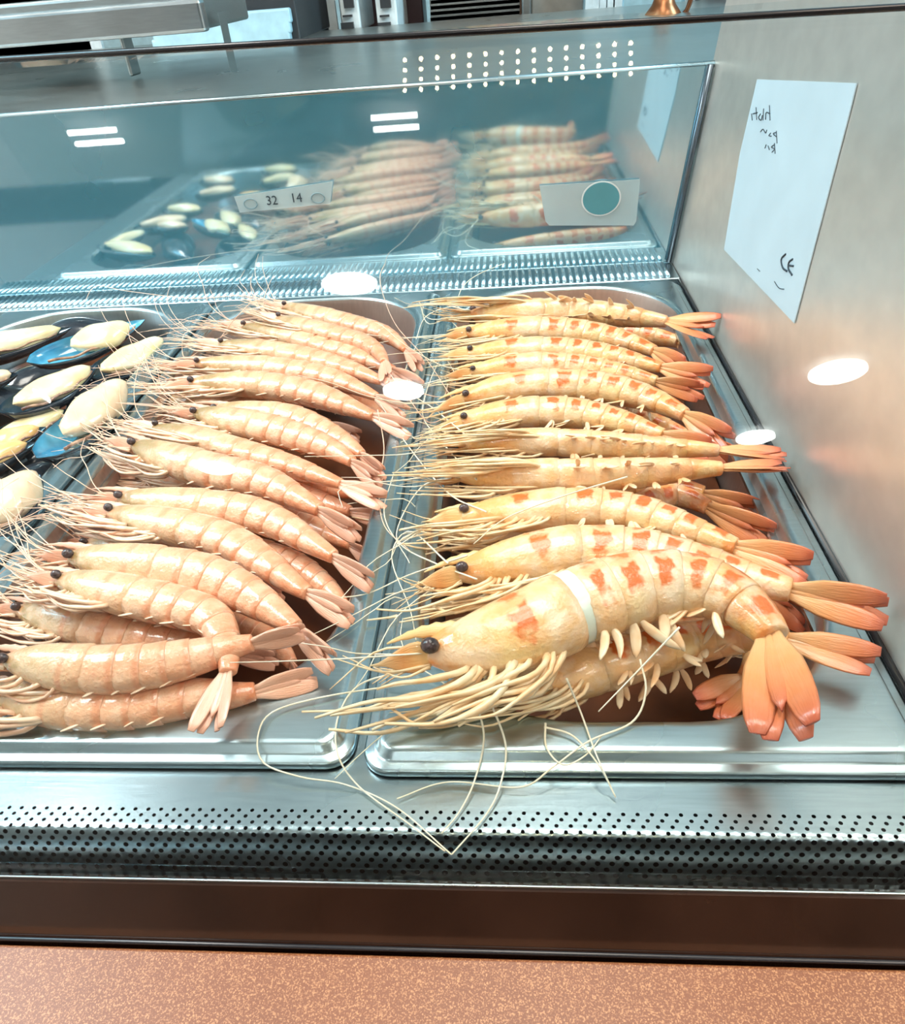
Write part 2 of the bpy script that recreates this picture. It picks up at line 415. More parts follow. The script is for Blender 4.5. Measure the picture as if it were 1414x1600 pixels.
# ------------------------------------------------------------------ trays
def rrect(x0, x1, y0, y1, r, z, n=12):
    pts = []
    for cx, cy_, a0 in ((x1-r, y1-r, 0), (x0+r, y1-r, 90), (x0+r, y0+r, 180), (x1-r, y0+r, 270)):
        for k in range(n+1):
            a = math.radians(a0+90*k/n); pts.append(V((cx+r*math.cos(a), cy_+r*math.sin(a), z)))
    return pts
def tray(x0, y0, label):
    x1, y1 = x0+.1765, y0+.4205
    t = empty('food_pan', ((x0+x1)/2, (y0+y1)/2, -.062), label, 'tray', 'steel food pans set side by side in the display case')
    m = MB(); R = []
    for d, r, z in ((0, .009, -.0015), (0, .009, .0006), (.0008, .0085, .0012), (.0030, .007, .0013), (.0040, .0065, .0018), (.0050, .006, .0040), (.0062, .0055, .0046), (.0075, .005, .0047)):
        R.append(rrect(x0+d, x1-d, y0+d, y1-d, r, z))
    ix, iy, ir = .0115, .0165, .060
    for d, z in ((-.0022, .0047), (-.0008, .0046), (.0004, .0040), (.0012, .0028), (.0018, .0005), (.006, -.030), (.009, -.052), (.016, -.060), (.030, -.0615)):
        R.append(rrect(x0+ix+d, x1-ix-d, y0+iy+d, y1-iy*.62-d, ir-max(d, 0)*.5, z))
    K = 12; m.loft(R[:K], cap=False); m.build('pan_rim', MAT['steel'], t)
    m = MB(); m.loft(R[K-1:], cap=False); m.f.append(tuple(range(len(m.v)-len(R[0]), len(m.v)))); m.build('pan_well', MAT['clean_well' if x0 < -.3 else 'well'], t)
    # thin stock pooled in the bottom
    m = MB(); q = rrect(x0+ix+.008, x1-ix-.008, y0+iy+.008, y1-iy*.62-.008, ir-.004, -.024)
    m.loft([[p-V((0, 0, .01)) for p in q], q]); m.build('pooled_stock', MAT['stock'], t, smooth=False)
    return t
MAT['stock'] = plain('dark_stock', (.11, .035, .014), .3, noise=.2, **{'Specular IOR Level': .25})
MAT['well'] = steel('reflection_tinted_well', (.66, .53, .47), .38, (8, 8, 1), .1, .85); MAT['clean_well'] = steel('clean_pan_well', (.55, .64, .67), .32, (8, 8, 1), .1)  # pinkish well steel has the prawns' reflections put into its colour
tray(0.0, 0.0, 'steel food pan at the right, holding the orange-barred tiger prawns')
tray(-.1800, .0025, 'steel food pan in the middle, holding the pale pink prawns')
tray(-.3610, .0030, 'steel food pan at the left, holding the half-shell mussels')

# ------------------------------------------------------------------ prawns
def hprof(s):
    K = [(-.01, .16), (.02, .34), (.06, .58), (.12, .80), (.20, .95), (.28, 1.0), (.36, 1.0), (.46, .98), (.56, .90), (.66, .76), (.74, .60), (.80, .44), (.84, .34), (1.0, .2)]
    for (a, b), (c, d) in zip(K[:-1], K[1:]):
        if s <= c: return b+(d-b)*(s-a)/(c-a)
    return .2
class Spine:
    def __init__(s, pts, side, roll):
        s.P, s.L = catmull(pts, 60); s.side = side; s.roll = roll
    def frame(s, q):
        q_ = max(0., min(1., q)); x = q_*60; i = min(int(x), 59); t = x-i
        p = s.P[i].lerp(s.P[i+1], t)
        a = s.P[max(i-2, 0)]; b = s.P[min(i+3, 60)]; T = (b-a).normalized()
        if q < 0: p = p+T*(q*s.L)
        S = (s.side-T*s.side.dot(T)).normalized(); D = S.cross(T)   # dorsal: left of travel seen from the camera
        c, n = math.cos(s.roll), math.sin(s.roll)
        return p, T, D*c+S*n, S*c-D*n
SEC = 18
def ring(sp_, q, h, wr, k=1.0, pleura=0., dshift=0.):
    p, T, D, S = sp_.frame(q); hh = hprof(q)*h*k; out = []; uv = []
    for j in range(SEC):
        a = 2*PI*j/SEC; c, n = math.cos(a), math.sin(a)
        dd = c*hh*(1. if c > 0 else .86); ss = n*hh*wr*(1+.10*abs(n))
        if pleura and -.98 < c < -.05: dd -= hh*pleura*abs(n)*1.0; ss *= 1.04
        out.append(p+D*(dd+dshift)+S*ss); uv.append(min(j, SEC-j)/(SEC/2))
    return out, uv
def section(sp_, stations, h, wr, cap=True):
    """stations: (q, k, pleura); returns an MB"""
    m = MB(); R = []; U = []; U2 = []
    q0, q1 = stations[0][0], stations[-1][0]
    for q, k, pl in stations:
        r, v = ring(sp_, q, h, wr, k, pl); R.append(r)
        U.append([((q-q0)/(q1-q0), x) for x in v]); U2.append([(max(q, 0), x) for x in v])
    m.loft(R, U, U2, cap=cap); return m
def blade(base, d, wd, L, W, th, tip=.25, bend=None, n=9):
    m = MB(); d = d.normalized(); wd = (wd-d*wd.dot(d)).normalized(); nn = d.cross(wd); R = []; U = []
    for i in range(n):
        t = i/(n-1); wv = W*(.34+.66*sm(t/.45))*(1 if t < .6 else math.sqrt(max(1-((t-.6)/.4)**2*(1-tip*tip), 0))) if tip >= 0 else W*(.55+.45*sm(t/.3))*max(1-sm((t-.2)/.8)**1.3, .03)
        c = base+d*(L*t)+(bend*(t*t) if bend else V((0, 0, 0)))
        R.append([c+wd*(math.cos(2*PI*k/10)*wv/2)+nn*(math.sin(2*PI*k/10)*th/2*(1-.5*t)) for k in range(10)])
        U.append([(t, k/10) for k in range(10)])
    m.loft(R, U); return m

def prawn(kind, label, pts, thick, z=.006, roll=0, group=None, side=(0, -.58, .82), fan=55, spread=1.0, wr=.72,
          detail=2, flip=1, antennae=(), nrandom=2, seed=0, legs=14, gap=False, name=None, fanlen=1.0):
    rnd = random.Random(seed*13+len(pts)*7+int(pts[0][0]))
    P = [at(p[0], p[1], p[2] if len(p) > 2 else z) for p in pts]
    mid = P[len(P)//3]; h = thick*1.17/2*depth(mid)/F_PX
    sd = V(side).normalized()
    sp_ = Spine(P, sd*1.0, math.radians(roll))
    if flip < 0:
        base_frame = sp_.frame
        def fr(q):
            p, T, D, S = base_frame(q); return p, T, -D, -S
        sp_.frame = fr
    tg = kind == 'tiger'
    A = lambda k: MAT[('tiger_' if tg else 'pink_')+k]
    shell = MAT['tiger'] if tg else MAT['pink']
    root = empty(name or ('tiger_prawn' if tg else 'pink_prawn'), mid-V((0, 0, h*.7)), label, 'prawn', group)
    # carapace
    cend = .325
    st = [(-.005, .7, 0), (.02, .95, 0), (.05, 1, .02), (.09, 1, .06), (.14, 1, .10), (.20, 1, .14), (.26, 1.02, .14), (cend-.02, 1.05, .08), (cend, 1.03, 0), (cend+.004, .92, 0)]
    mb = section(sp_, st, h, wr)
    mb.uv = [(u_*2.6-1.22+(seed % 5)*.06, v_) for u_, v_ in mb.uv]
    mb.build('carapace', shell, root)
    if gap: section(sp_, [(cend-.03, .93, 0), (cend, .97, 0), (cend+.03, .98, 0), (cend+.055, .95, 0)], h, wr).build('neck_membrane', MAT['membrane'], root)
    # abdomen: six overlapping plates
    b = [cend-.012+(.035 if gap else 0), .415, .495, .57, .64, .705, .80] if tg else [cend-.012, .41, .485, .56, .63, .70, .82]
    for i in range(6):
        a0, a1 = b[i], b[i+1]+.014; pl = .17 if i < 5 else .05; d = a1-a0
        st = [(a0, .90, 0), (a0+.02*d, .96, pl*.5), (a0+.25*d, 1.0, pl), (a0+.55*d, 1.015, pl), (a0+.82*d, 1.03, pl*.8), (a0+.97*d, 1.045, pl*.3), (a1, 1.03, 0), (a1+.002, .90, 0)]
        section(sp_, st, h, wr).build('shell_segment', shell, root)
    # tail fan
    p, T, D, S = sp_.frame(.805 if tg else .825); pe, Te, De, Se = sp_.frame(1.0)
    fd = (pe-p).normalized(); L = (pe-p).length*1.02*fanlen
    ca, sa = math.cos(math.radians(fan)), math.sin(math.radians(fan))
    wide = (S*ca+D*sa); wide = (wide-fd*wide.dot(fd)).normalized(); thin = fd.cross(wide)
    r = h*.42
    blade(p-fd*L*.05, fd+thin*.02, wide, L*.84, r*1.0, r*.55, .05).build('telson', A('fin'), root)
    for sgn in (-1, 1):
        for k, (ang, ww) in enumerate(((.07, 1.6), (.15, 1.7)) if tg else ((.05, 1.35), (.10, 1.45))):
            dd = fd+wide*sgn*ang*spread+thin*(.06*k-.03)+thin*rnd.uniform(-.05, .05)
            blade(p+wide*sgn*r*.30+thin*r*.22*(k-.5), dd, wide+thin*sgn*.30, L*rnd.uniform(.94, 1.06), r*ww, r*.34, .45).build('tail_fan_lobe', A('fin'), root)
    # rostrum, eyes, antennal scales
    p, T, D, S = sp_.frame(.06); hh = h*hprof(.06)
    m = MB(); R = []; U = []; rl = sp_.L*(.175 if tg else .22)
    for i in range(13):
        t = i/12; c = p+D*hh*.62+T*(rl*.30)-T*(rl*t)+D*(h*.20*math.sin(t*PI*.9)-t*h*.10)
        a = h*(.22*(1-t)+.02)*(1+.28*(i % 2)); bb = h*(.10*(1-t)+.015)
        R.append([c+D*a*math.cos(2*PI*k/8)+S*bb*math.sin(2*PI*k/8) for k in range(8)]); U.append([(.02, k/8) for k in range(8)])
    m.loft(R, U, U); m.build('rostrum', A('blade'), root)
    p, T, D, S = sp_.frame(.035); hh = h*hprof(.035)
    for sgn in (1, -1):
        c = p+D*hh*.35+S*sgn*hh*1.0-T*h*.12
        er = h*(.20 if tg else .22)
        m = MB(); m.ball(c, er, 12, (1.1, .95, .95)); m.build('eye', MAT['eye'], root)
        blade(p-D*hh*.10+S*sgn*hh*.35, -T+S*sgn*.10-D*rnd.uniform(.02, .16), D+S*sgn*.5, sp_.L*rnd.uniform(.13, .165), h*.80, h*.11, -1).build('antennal_scale', A('blade'), root)
    # walking legs and mouth limbs swept forward along the belly
    rl = (.00078 if tg else .00092)*(h/.011)
    for i in range(legs):
        sgn = 1 if i % 10 < 7 else -1
        q = .09+.20*((i*.37) % 1.0); p, T, D, S = sp_.frame(q); hh = h*hprof(q)
        base = p-D*hh*.62+S*sgn*hh*wr*rnd.uniform(.5, .9)
        ln = sp_.L*rnd.uniform(.16, .36); out = h*rnd.uniform(.1, .85)
        lat = S*sgn*h*rnd.uniform(-.1, .30)
        kx = rnd.uniform(.30, .5)
        pts_ = [base, base-T*ln*.12-D*out*.55+lat, base-T*ln*kx-D*out*.9+lat*1.2, base-T*ln*(kx+.3)-D*out*(.85+rnd.uniform(-.3, .3))+lat, base-T*ln-D*out*rnd.uniform(.3, 1.2)+lat*.5]
        c, _ = catmull(pts_, 11); m = MB(); f = rnd.uniform(.8, 1.25)
        m.tube(c, lambda t, f=f: rl*f*(1.15-.75*t)*(1+.25*(abs(t-.42) < .06)), n=6); m.build('leg', A('leg'), root)
    # feathery mouth parts in front of the face
    p, T, D, S = sp_.frame(.02)
    for i in range(8 if tg else 18):
        sgn = (1, -1)[i % 2]; ln = sp_.L*rnd.uniform(.10, .22 if tg else .30)
        b0 = p-D*h*rnd.uniform(-.1, .35)+S*sgn*h*.15
        c, _ = catmull([b0, b0-T*ln*.5-D*h*rnd.uniform(-.1, .35), b0-T*ln-D*h*rnd.uniform(-.5, .8)+S*h*rnd.uniform(-.2, .4)], 8)
        m = MB(); m.tube(c, rl*(.6 if tg else .8), rl*.18, 5); m.build('antennule', A('leg'), root)
    # swimmerets
    for i in range(5):
        q = .375+.076*i; p, T, D, S = sp_.frame(q); hh = h*hprof(q)
        for sgn in ((1, -1) if detail > 1 else (1,)):
            base = p-D*hh*.58+S*sgn*hh*wr*.62
            if tg:
                for q_ in range(2):
                    dd = -D*1.0-T*rnd.uniform(-.7, 1.1)+S*sgn*rnd.uniform(.0, .55)
                    blade(base+T*hh*.12*(q_-.5), dd, T+S*rnd.uniform(.1, .7), hh*rnd.uniform(.75, 1.15), hh*rnd.uniform(.24, .34), hh*.13, .15, bend=-T*hh*rnd.uniform(-.4, .7)).build('swimmeret', A('swim'), root)
            else:
                dd = -D*.35+T*rnd.uniform(-.5, -1.1)+S*.1
                blade(base, dd, T+S*.4, hh*rnd.uniform(.5, .75), hh*.22, hh*.12, .2, bend=-T*hh*rnd.uniform(-.1, .45)-D*hh*.1).build('swimmeret', A('leg'), root)
    # long antennae
    am = MAT['antenna_tiger'] if tg else MAT['antenna_pink']
    p, T, D, S = sp_.frame(.02)
    for path in antennae:
        c, _ = catmull([at(x[0], x[1], x[2] if len(x) > 2 else .0065) for x in path], max(16, len(path)*7))
        m = MB(); m.tube(c, .00040 if tg else .00032, .00022, 5); m.build('antenna', am, root)
    for i in range(nrandom):
        ln = sp_.L*rnd.uniform(.25, .62); a = rnd.uniform(-1.0, 1.0); b0 = p+S*h*.2*(1 if i % 2 else -1)
        g = V((0, 0, 1)); u = (-T); vv = D
        pp = [b0]
        for k in range(1, 6):
            t = k/5; ang = a*t*rnd.uniform(.7, 1.5)*1.3
            nx = pp[-1]+(u*math.cos(ang)+vv*math.sin(ang))*ln/5+S*h*rnd.uniform(-.15, .28)
            floor_z = .0060
            nx.z = max(nx.z, floor_z if nx.x < .01 else nx.z); nx.z = min(nx.z, .035)
            pp.append(nx)
        c, _ = catmull(pp, 14); m = MB(); m.tube(c, .00030 if not tg else .00036, .00014, 5); m.build('antenna', am, root)
    return root

GT_ = 'orange-barred tiger prawns laid side by side in the right pan'
GP_ = 'pale pink prawns heaped in the middle pan'
TG = [
 ('tiger prawn at the very back of the right pan, belly up with its legs showing', [(728,492),(800,490),(880,488),(960,493),(1030,501),(1116,515)], 44, dict(z=.012, roll=-75, spread=1.8, fan=30, legs=18)),
 ('second tiger prawn from the back, tail curling behind the third', [(722,522),(790,517),(870,517),(950,527),(1020,548),(1068,578)], 38, dict(z=.010, roll=8)),
 ('tiger prawn with a round black eye, third from the back', [(724,553),(790,548),(870,547),(950,556),(1020,572),(1106,592)], 38, dict(z=.010, roll=-8)),
 ('tiger prawn fourth from the back, orange spots along its ridge', [(728,582),(800,573),(880,572),(960,582),(1030,597),(1096,612)], 36, dict(z=.008, roll=14)),
 ('tiger prawn fifth from the back, showing a clean row of brown-orange bars', [(714,625),(790,607),(880,602),(970,612),(1050,638),(1134,690)], 46, dict(z=.010, roll=12, legs=5)),
 ('tiger prawn sixth from the back, yellow belly and dark short bars', [(714,660),(790,648),(880,645),(960,658),(1040,682),(1110,705)], 46, dict(z=.008, roll=0)),
 ('straight tiger prawn lying belly up, behind the other straight one', [(718,697),(800,689),(900,692),(1000,698),(1100,702),(1224,712)], 46, dict(z=.014, roll=-55, fan=70, spread=.8, legs=22)),
 ('straight pale tiger prawn lying belly up with tail over the right rim', [(708,745),(800,742),(900,742),(1000,738),(1100,732),(1228,732)], 56, dict(z=.016, roll=-62, fan=75, legs=26, spread=.7)),
 ('tiger prawn with yellow head and long curved tail reaching the right rim', [(712,808),(800,802),(900,796),(1000,806),(1100,838),(1180,866),(1262,890)], 64, dict(z=.013, roll=-14, legs=22)),
 ('tiger prawn with a dark twin eye and tail lying across the right rim', [(705,900),(790,882),(890,866),(990,868),(1090,888),(1200,915,.016),(1382,955,.018)], 78, dict(z=.014, roll=4, fan=70, legs=20, spread=.7)),
 ('tiger prawn lying at the front under the biggest one, tail over the rim', [(735,1085),(820,1072),(910,1052),(1010,1022),(1110,1000),(1210,996,.013),(1366,1038,.014)], 74, dict(z=.004, roll=-25, fan=70, legs=22, spread=.6)),
 ('biggest tiger prawn, on top at the front with a gaping neck and curled tail', [(655,1022),(740,1012),(830,985),(920,945),(1020,918),(1110,922),(1180,965),(1215,1020),(1222,1112)], 112, dict(z=.026, roll=6, gap=True, fan=80, legs=24, spread=1.0, fanlen=1.25)),
 # lower layer
 ('orange-headed tiger prawn tucked under the yellow-headed one', [(690,815),(770,828),(870,835),(970,812),(1050,775),(1120,800),(1202,838)], 56, dict(z=-.004, roll=10, nrandom=1)),
 ('tiger prawn mostly hidden under the twin-eyed one, barred flank showing', [(700,945),(790,930),(880,900),(980,860),(1060,860),(1150,895),(1262,962)], 60, dict(z=-.006, roll=10, nrandom=1)),
 ('tiger prawn under the biggest one, only its folded tail fan showing', [(900,935),(980,950),(1060,960),(1130,970),(1185,1000),(1175,1050),(1105,1112)], 66, dict(z=-.008, roll=10, nrandom=0, spread=1.4, fan=80)),
 ('reddish tiger prawn deep at the back of the right pan', [(760,515),(840,515),(920,520),(1000,525),(1060,535),(1110,560)], 40, dict(z=-.009, roll=20, nrandom=0)),
 ('reddish tiger prawn deep beside the right wall, tail between two straight ones and the third', [(760,640),(850,640),(940,650),(1020,665),(1090,690),(1145,715)], 44, dict(z=-.009, roll=20, nrandom=0)),
 ('reddish tiger prawn deep under the pale straight one, tail fan by the bare pan wall', [(740,745),(830,750),(930,755),(1020,758),(1100,772),(1182,800)], 50, dict(z=-.009, roll=20, nrandom=0, fan=70)),
]
TANT = {
 11: [[(700,1062,.014),(600,1074),(500,1090),(425,1113),(403,1150),(412,1192,.003),(470,1214,.001),(540,1226,0),(620,1262,0),(705,1335,0)],
      [(650,1045,.014),(565,1068),(530,1115),(527,1175),(560,1228,.001),(640,1288,.0),(695,1330,0)],
      [(740,1085,.014),(756,1150),(742,1218,.002),(718,1268,0),(690,1302,0)],
      [(768,1100,.014),(790,1165),(782,1225,.002),(760,1272,.0),(706,1335,0)],
      [(885,1060,.018),(908,1115),(932,1180),(962,1246,.0)]],
 10: [[(1000,1030,.018),(1009,1080,.012),(988,1128),(920,1158),(862,1200,.004),(812,1230,.001),(700,1222,0),(620,1248,0)],
      [(852,1130),(854,1168),(880,1195,.005),(915,1180,.005),(940,1150,.006)],
      [(850,1136),(895,1150),(935,1195,.005),(962,1246,0)],
      [(1062,980,.035),(1000,1045,.022),(935,1112,.012)]],
 9: [[(730,868,.024),(640,898),(575,927),(520,935)],[(745,905,.02),(680,880,.014),(625,850),(600,800),(615,740)],[(700,880,.02),(640,830),(612,870),(640,950),(650,1000)]],
 8: [[(980,745,.03),(880,775,.028),(790,810,.026),(740,850,.02)],[(760,800,.02),(700,770,.014),(640,700),(600,640),(570,600)]],
 0: [[(735,485,.014),(715,478),(722,450,.008),(745,430,.01),(789,411,.01)],[(735,478,.014),(700,480),(665,495),(650,530)]],
 1: [[(722,520,.012),(700,500),(668,505),(655,470)]],
 6: [[(740,690,.016),(680,640),(630,600),(650,540)]],
 7: [[(745,750,.018),(690,690),(660,640),(690,560),(715,590)],[(720,745,.018),(660,760),(620,830),(640,880)]],
}
for i, (lab, pts, th, kw) in enumerate(TG):
    prawn('tiger', lab, pts, th, group=GT_, seed=i+1, antennae=TANT.get(i, ()), **kw)

PK = [
 ('pink prawn at the very back of the middle pan, its tail against the right corner', [(440,478),(490,492),(550,508),(600,522),(632,545),(658,572)], 30, dict(z=.010, roll=5)),
 ('short pink prawn curling sharply down near the back right of the middle pan', [(430,497),(478,512),(530,526),(572,538),(597,558),(606,592)], 32, dict(z=.014, roll=-15)),
 ('pink prawn third from the back of the middle pan', [(375,510),(435,522),(500,540),(560,558),(610,577),(655,603)], 34, dict(z=.008, roll=0)),
 ('pink prawn whose head pokes out by the back left corner of the middle pan', [(338,538),(410,548),(480,560),(545,577),(600,597),(650,615)], 34, dict(z=.010, roll=-10)),
 ('pink prawn with a thin rosy head reaching the left rim, near the back', [(300,568),(370,572),(440,578),(510,590),(570,612),(635,645)], 34, dict(z=.008, roll=5)),
 ('long pink prawn with reddish head bristles, sixth down the middle pan', [(290,600),(350,600),(420,604),(490,617),(560,642),(640,672)], 40, dict(z=.010, roll=0)),
 ('smooth pink prawn arching behind its twin in the centre of the middle pan', [(330,640),(400,648),(455,655),(505,675),(550,700),(600,740)], 40, dict(z=.008, roll=15, legs=4)),
 ('smooth glossy pink prawn with dark seams in the centre of the middle pan', [(300,645),(365,660),(430,674),(490,692),(535,712),(590,752)], 44, dict(z=.012, roll=15, legs=6)),
 ('yellowish-bellied pink prawn with curly swimmerets, in front of the glossy pair', [(235,668),(305,685),(380,708),(450,728),(520,752),(598,782)], 42, dict(z=.010, roll=-20, legs=18)),
 ('pink prawn with an olive-stained head and a red upturned beak', [(205,695),(265,718),(340,740),(410,754),(470,782),(515,806),(558,832)], 54, dict(z=.014, roll=8)),
 ('pink prawn with a smudged dark eye stretching from left rim to right rim', [(180,778),(240,786),(310,793),(380,802),(435,820),(490,852),(540,882),(585,910)], 52, dict(z=.013, roll=8)),
 ('pink prawn with pale sweeping legs and an S-shaped back', [(165,800),(225,815),(295,830),(360,850),(415,883),(465,918),(505,940),(552,965)], 56, dict(z=.014, roll=-6, legs=18)),
 ('pale pink prawn with a white-striped head and dark eye above the curled one', [(105,870),(165,880),(240,890),(315,902),(375,925),(425,955),(465,985),(520,1035)], 66, dict(z=.018, roll=10)),
 ('curled pink prawn bending downward so its tail fan crosses the front prawns', [(85,905),(140,918),(210,935),(280,950),(332,970),(352,1010),(354,1060,.018),(325,1142,.014)], 62, dict(z=.018, roll=-6, spread=1.8, fan=80, legs=22)),
 ('brownish-headed pink prawn by the left rim, under the curled one', [(25,952),(85,968),(155,985),(230,1000),(300,1010),(370,1020),(430,1030)], 58, dict(z=.002, roll=5)),
 ('straight pink prawn near the front with its tail raised to the right', [(5,1032),(65,1040),(140,1048),(220,1045),(300,1030),(365,1013),(472,985,.024)], 70, dict(z=.020, roll=10, legs=6, spread=.5)),
 ('front-most pink prawn lying along the front edge of the middle pan', [(-20,1080),(60,1098),(140,1105),(220,1103),(300,1092),(380,1085),(488,1058)], 74, dict(z=.008, roll=-10, spread=.6)),
 # lower layer
 ('pink prawn deep near the front right corner, only its back half showing', [(250,960),(320,975),(380,990),(420,1005),(450,1030),(475,1075)], 50, dict(z=-.009, roll=10, nrandom=0)),
 ('pink prawn under the S-backed one, tail pointing to the right rim', [(330,850),(400,868),(460,890),(500,915),(530,940),(560,985)], 50, dict(z=-.002, roll=12, nrandom=0)),
 ('pink prawn under the smudge-eyed one, tail against the right side of the pan', [(300,770),(370,790),(440,810),(500,830),(545,850),(592,880)], 44, dict(z=-.002, roll=10, nrandom=0)),
 ('deep pink prawn below the olive-headed one, tail towards the right side', [(290,745),(370,760),(440,770),(500,785),(550,800),(604,812)], 42, dict(z=-.004, roll=10, nrandom=0)),
 ('deep pink prawn with a thin straight tail beside the right side of the middle pan', [(330,720),(400,730),(460,745),(510,762),(550,772),(606,780)], 38, dict(z=-.002, roll=0, nrandom=0)),
 ('deep rosy prawn in the shadow by the back right of the middle pan', [(420,560),(470,580),(520,605),(570,630),(600,650),(640,672)], 42, dict(z=-.008, roll=10, nrandom=0)),
 ('deep pink prawn at the left side, behind the smudge-eyed one', [(210,740),(270,750),(330,765),(390,780),(440,790),(500,800)], 42, dict(z=-.008, roll=10, nrandom=2)),
 ('deep pink prawn at the left side, behind the white-striped head', [(130,850),(190,862),(260,875),(320,880),(380,900),(440,930)], 48, dict(z=-.009, roll=10, nrandom=2)),
 ('deep pink prawn at the left side, behind the red-bristled long one', [(260,625),(320,635),(390,640),(450,650),(500,660),(560,680)], 40, dict(z=-.006, roll=10, nrandom=2)),
]
PANT = {
 0: [[(440,475,.012),(380,462,.012),(300,466,.012),(200,455,.012),(150,447,.01),(132,472,.006)],[(440,480,.012),(400,470,.02),(375,490,.02),(350,520),(330,560)]],
 2: [[(608,402,.012),(594,430,.012),(600,465,.01),(620,510,.016),(665,560,.01),(705,620)],[(380,508,.012),(340,515),(290,500),(262,500)],[(380,508),(330,535),(290,560),(286,525),(300,515)]],
 5: [[(610,585,.02),(640,625,.018),(670,660),(700,650)],[(640,610,.015),(690,620),(700,600)]],
 7: [[(590,640,.02),(600,700),(592,760),(600,820),(640,860)]],
}
for i, (lab, pts, th, kw) in enumerate(PK):
    kw = dict(kw); kw.setdefault('nrandom', 7)
    prawn('pink', lab, pts, th, group=GP_, seed=i+41, antennae=PANT.get(i, ()), **kw)

# ------------------------------------------------------------------ mussels
def mussel(label, a, b, wpx, z, meat, mt=(.12, .92), lift=.55, mw=.74, empty_=False, tilt=0, zb=None, blue_=False):
    A, B = (V((*a, z)), V((*b, z))) if isinstance(a[0], float) else (at(a[0], a[1], z), at(b[0], b[1], z if zb is None else zb)); L = (B-A).length; T = (B-A).normalized()
    W = wpx*depth(A.lerp(B, .5))/F_PX
    N = V((0, 0, 1)); N = (N-T*N.dot(T)).normalized(); S = T.cross(N)
    Rm = Matrix.Rotation(math.radians(tilt), 3, T); N = Rm@N; S = Rm@S
    root = empty('half_shell_mussel', A.lerp(B, .5)-V((0, 0, W*.38)), label, 'mussel', 'half-shell mussels in the left pan')
    def prof(t): return (max(math.sin(PI*min(t*1.0, 1)**.72), 0)**.75)*.5*W+.0004
    n = 16; k = 14
    def surf(q, dz, e=1.0):
        R = []
        for i in range(n+1):
            t = i/n; c = A+T*(L*t)+S*(.10*W*math.sin(PI*t)); p = prof(t)*e; r = []
            for j in range(k+1):
                th = PI*j/k; r.append(c+S*math.cos(th)*p-N*math.sin(th)*p*.85*q+N*dz)
            R.append(r)
        return R
    m = MB(); Ro = surf(1, 0); Ri = surf(.86, 0, .95)
    full = [ro+list(reversed(ri)) for ro, ri in zip(Ro, Ri)]
    m.loft(full); m.build('shell', MAT['mshell'], root)
    m = MB(); m.loft(surf(.78, .0004, .94), cap=False, closed=False); m.build('nacre_lining', MAT['nacre' if blue_ else 'nacre_dark'], root)
    if not empty_:
        rnd = random.Random(int(a[0]*3+b[1])); m = MB(); R = []
        t0_, t1_ = mt
        for i in range(15):
            t = i/14; tt = t0_+(t1_-t0_)*t; c = A+T*(L*tt)+S*(.10*W*math.sin(PI*tt))+N*W*(.02+lift*.10)
            p = max(math.sin(PI*t), 0)**.5*W*.5*mw+.0003; r = []
            for j in range(16):
                th = 2*PI*j/16; fold = 1+.10*math.sin(3*th+5*t)+.06*math.sin(13*t+th)*abs(math.sin(th))+.05*math.sin(7*th-4*t)
                up = math.sin(th); r.append(c+S*math.cos(th)*p*fold+N*up*p*(lift if up > 0 else .8)*fold*(1-.25*math.exp(-((math.cos(th)-.15)/.18)**2)*(up > 0)))
            R.append(r)
        m.loft(R); m.build('meat', MAT[meat], root)
        m = MB(); pts_ = []
        for i in range(22):
            t = .12+.76*i/21; c = A+T*(L*t)+S*(.10*W*math.sin(PI*t)); p = prof(t)*.80
            pts_.append(c+S*p*(-1 if S.y > 0 else 1)+N*(W*.05+.0008*math.sin(i*.9)))
        m.tube(pts_, .0011, .0006, 6); m.build('mantle_frill', MAT['mfrill'], root)
    return root
mussel('half-shell mussel at the back left edge, cream meat in a dark shell', (-95,560), (112,512), 62, .004, 'mcream', tilt=8)
mussel('half-shell mussel with bright blue lining and a cream meat pushed to one end', (42,566), (226,500), 58, .014, 'mcream', mt=(.34, .86), mw=.86, tilt=16, blue_=True)
mussel('half-shell mussel with slim cream meat beside the right rim of the left pan', (140,590), (262,526), 56, .004, 'mcream', tilt=20)
mussel('half-shell mussel with long yellow-cream meat in the middle of the left pan', (0,645), (152,570), 66, .006, 'mcream', tilt=10)
mussel('half-shell mussel with plump beige meat and pointed blue tip, by the right rim', (58,716), (196,598), 74, .010, 'mtan', mt=(.24, .97), lift=.75, mw=.84, tilt=12, blue_=True)
mussel('half-shell mussel with orange meat below the long yellow one, frilly brown edge', (-50,708), (72,668), 62, .006, 'morange', tilt=0)
mussel('half-shell mussel with puckered peach meat, nearest in the left pan', (-60,850), (62,742), 92, .006, 'mtan', lift=.8, mw=.84, mt=(.1, .95))
mussel('half-shell mussel with a small tan meat at the left picture edge', (-80,600), (28,585), 50, .006, 'mtan', tilt=10)
mussel('empty dark mussel shell lying under the orange one', (-30,760), (95,700), 70, -.012, 'mtan', empty_=True, tilt=170)
mussel('dark mussel shell turned over between the beige and the slim cream mussels', (110,660), (225,575), 64, -.010, 'mtan', empty_=True, tilt=175)
mussel('dark mussel shell turned over behind the peach mussel near the rim', (10,790), (88,720), 60, -.006, 'mtan', empty_=True, tilt=170)
mussel('dark mussel shell deep between the blue-lined and long yellow mussels', (0,625), (130,570), 66, -.012, 'mtan', empty_=True, tilt=175)
mussel('mussel deep below, showing a sliver of pale meat under the long yellow one', (-20,690), (110,640), 60, -.006, 'mcream', tilt=10, mw=.6)

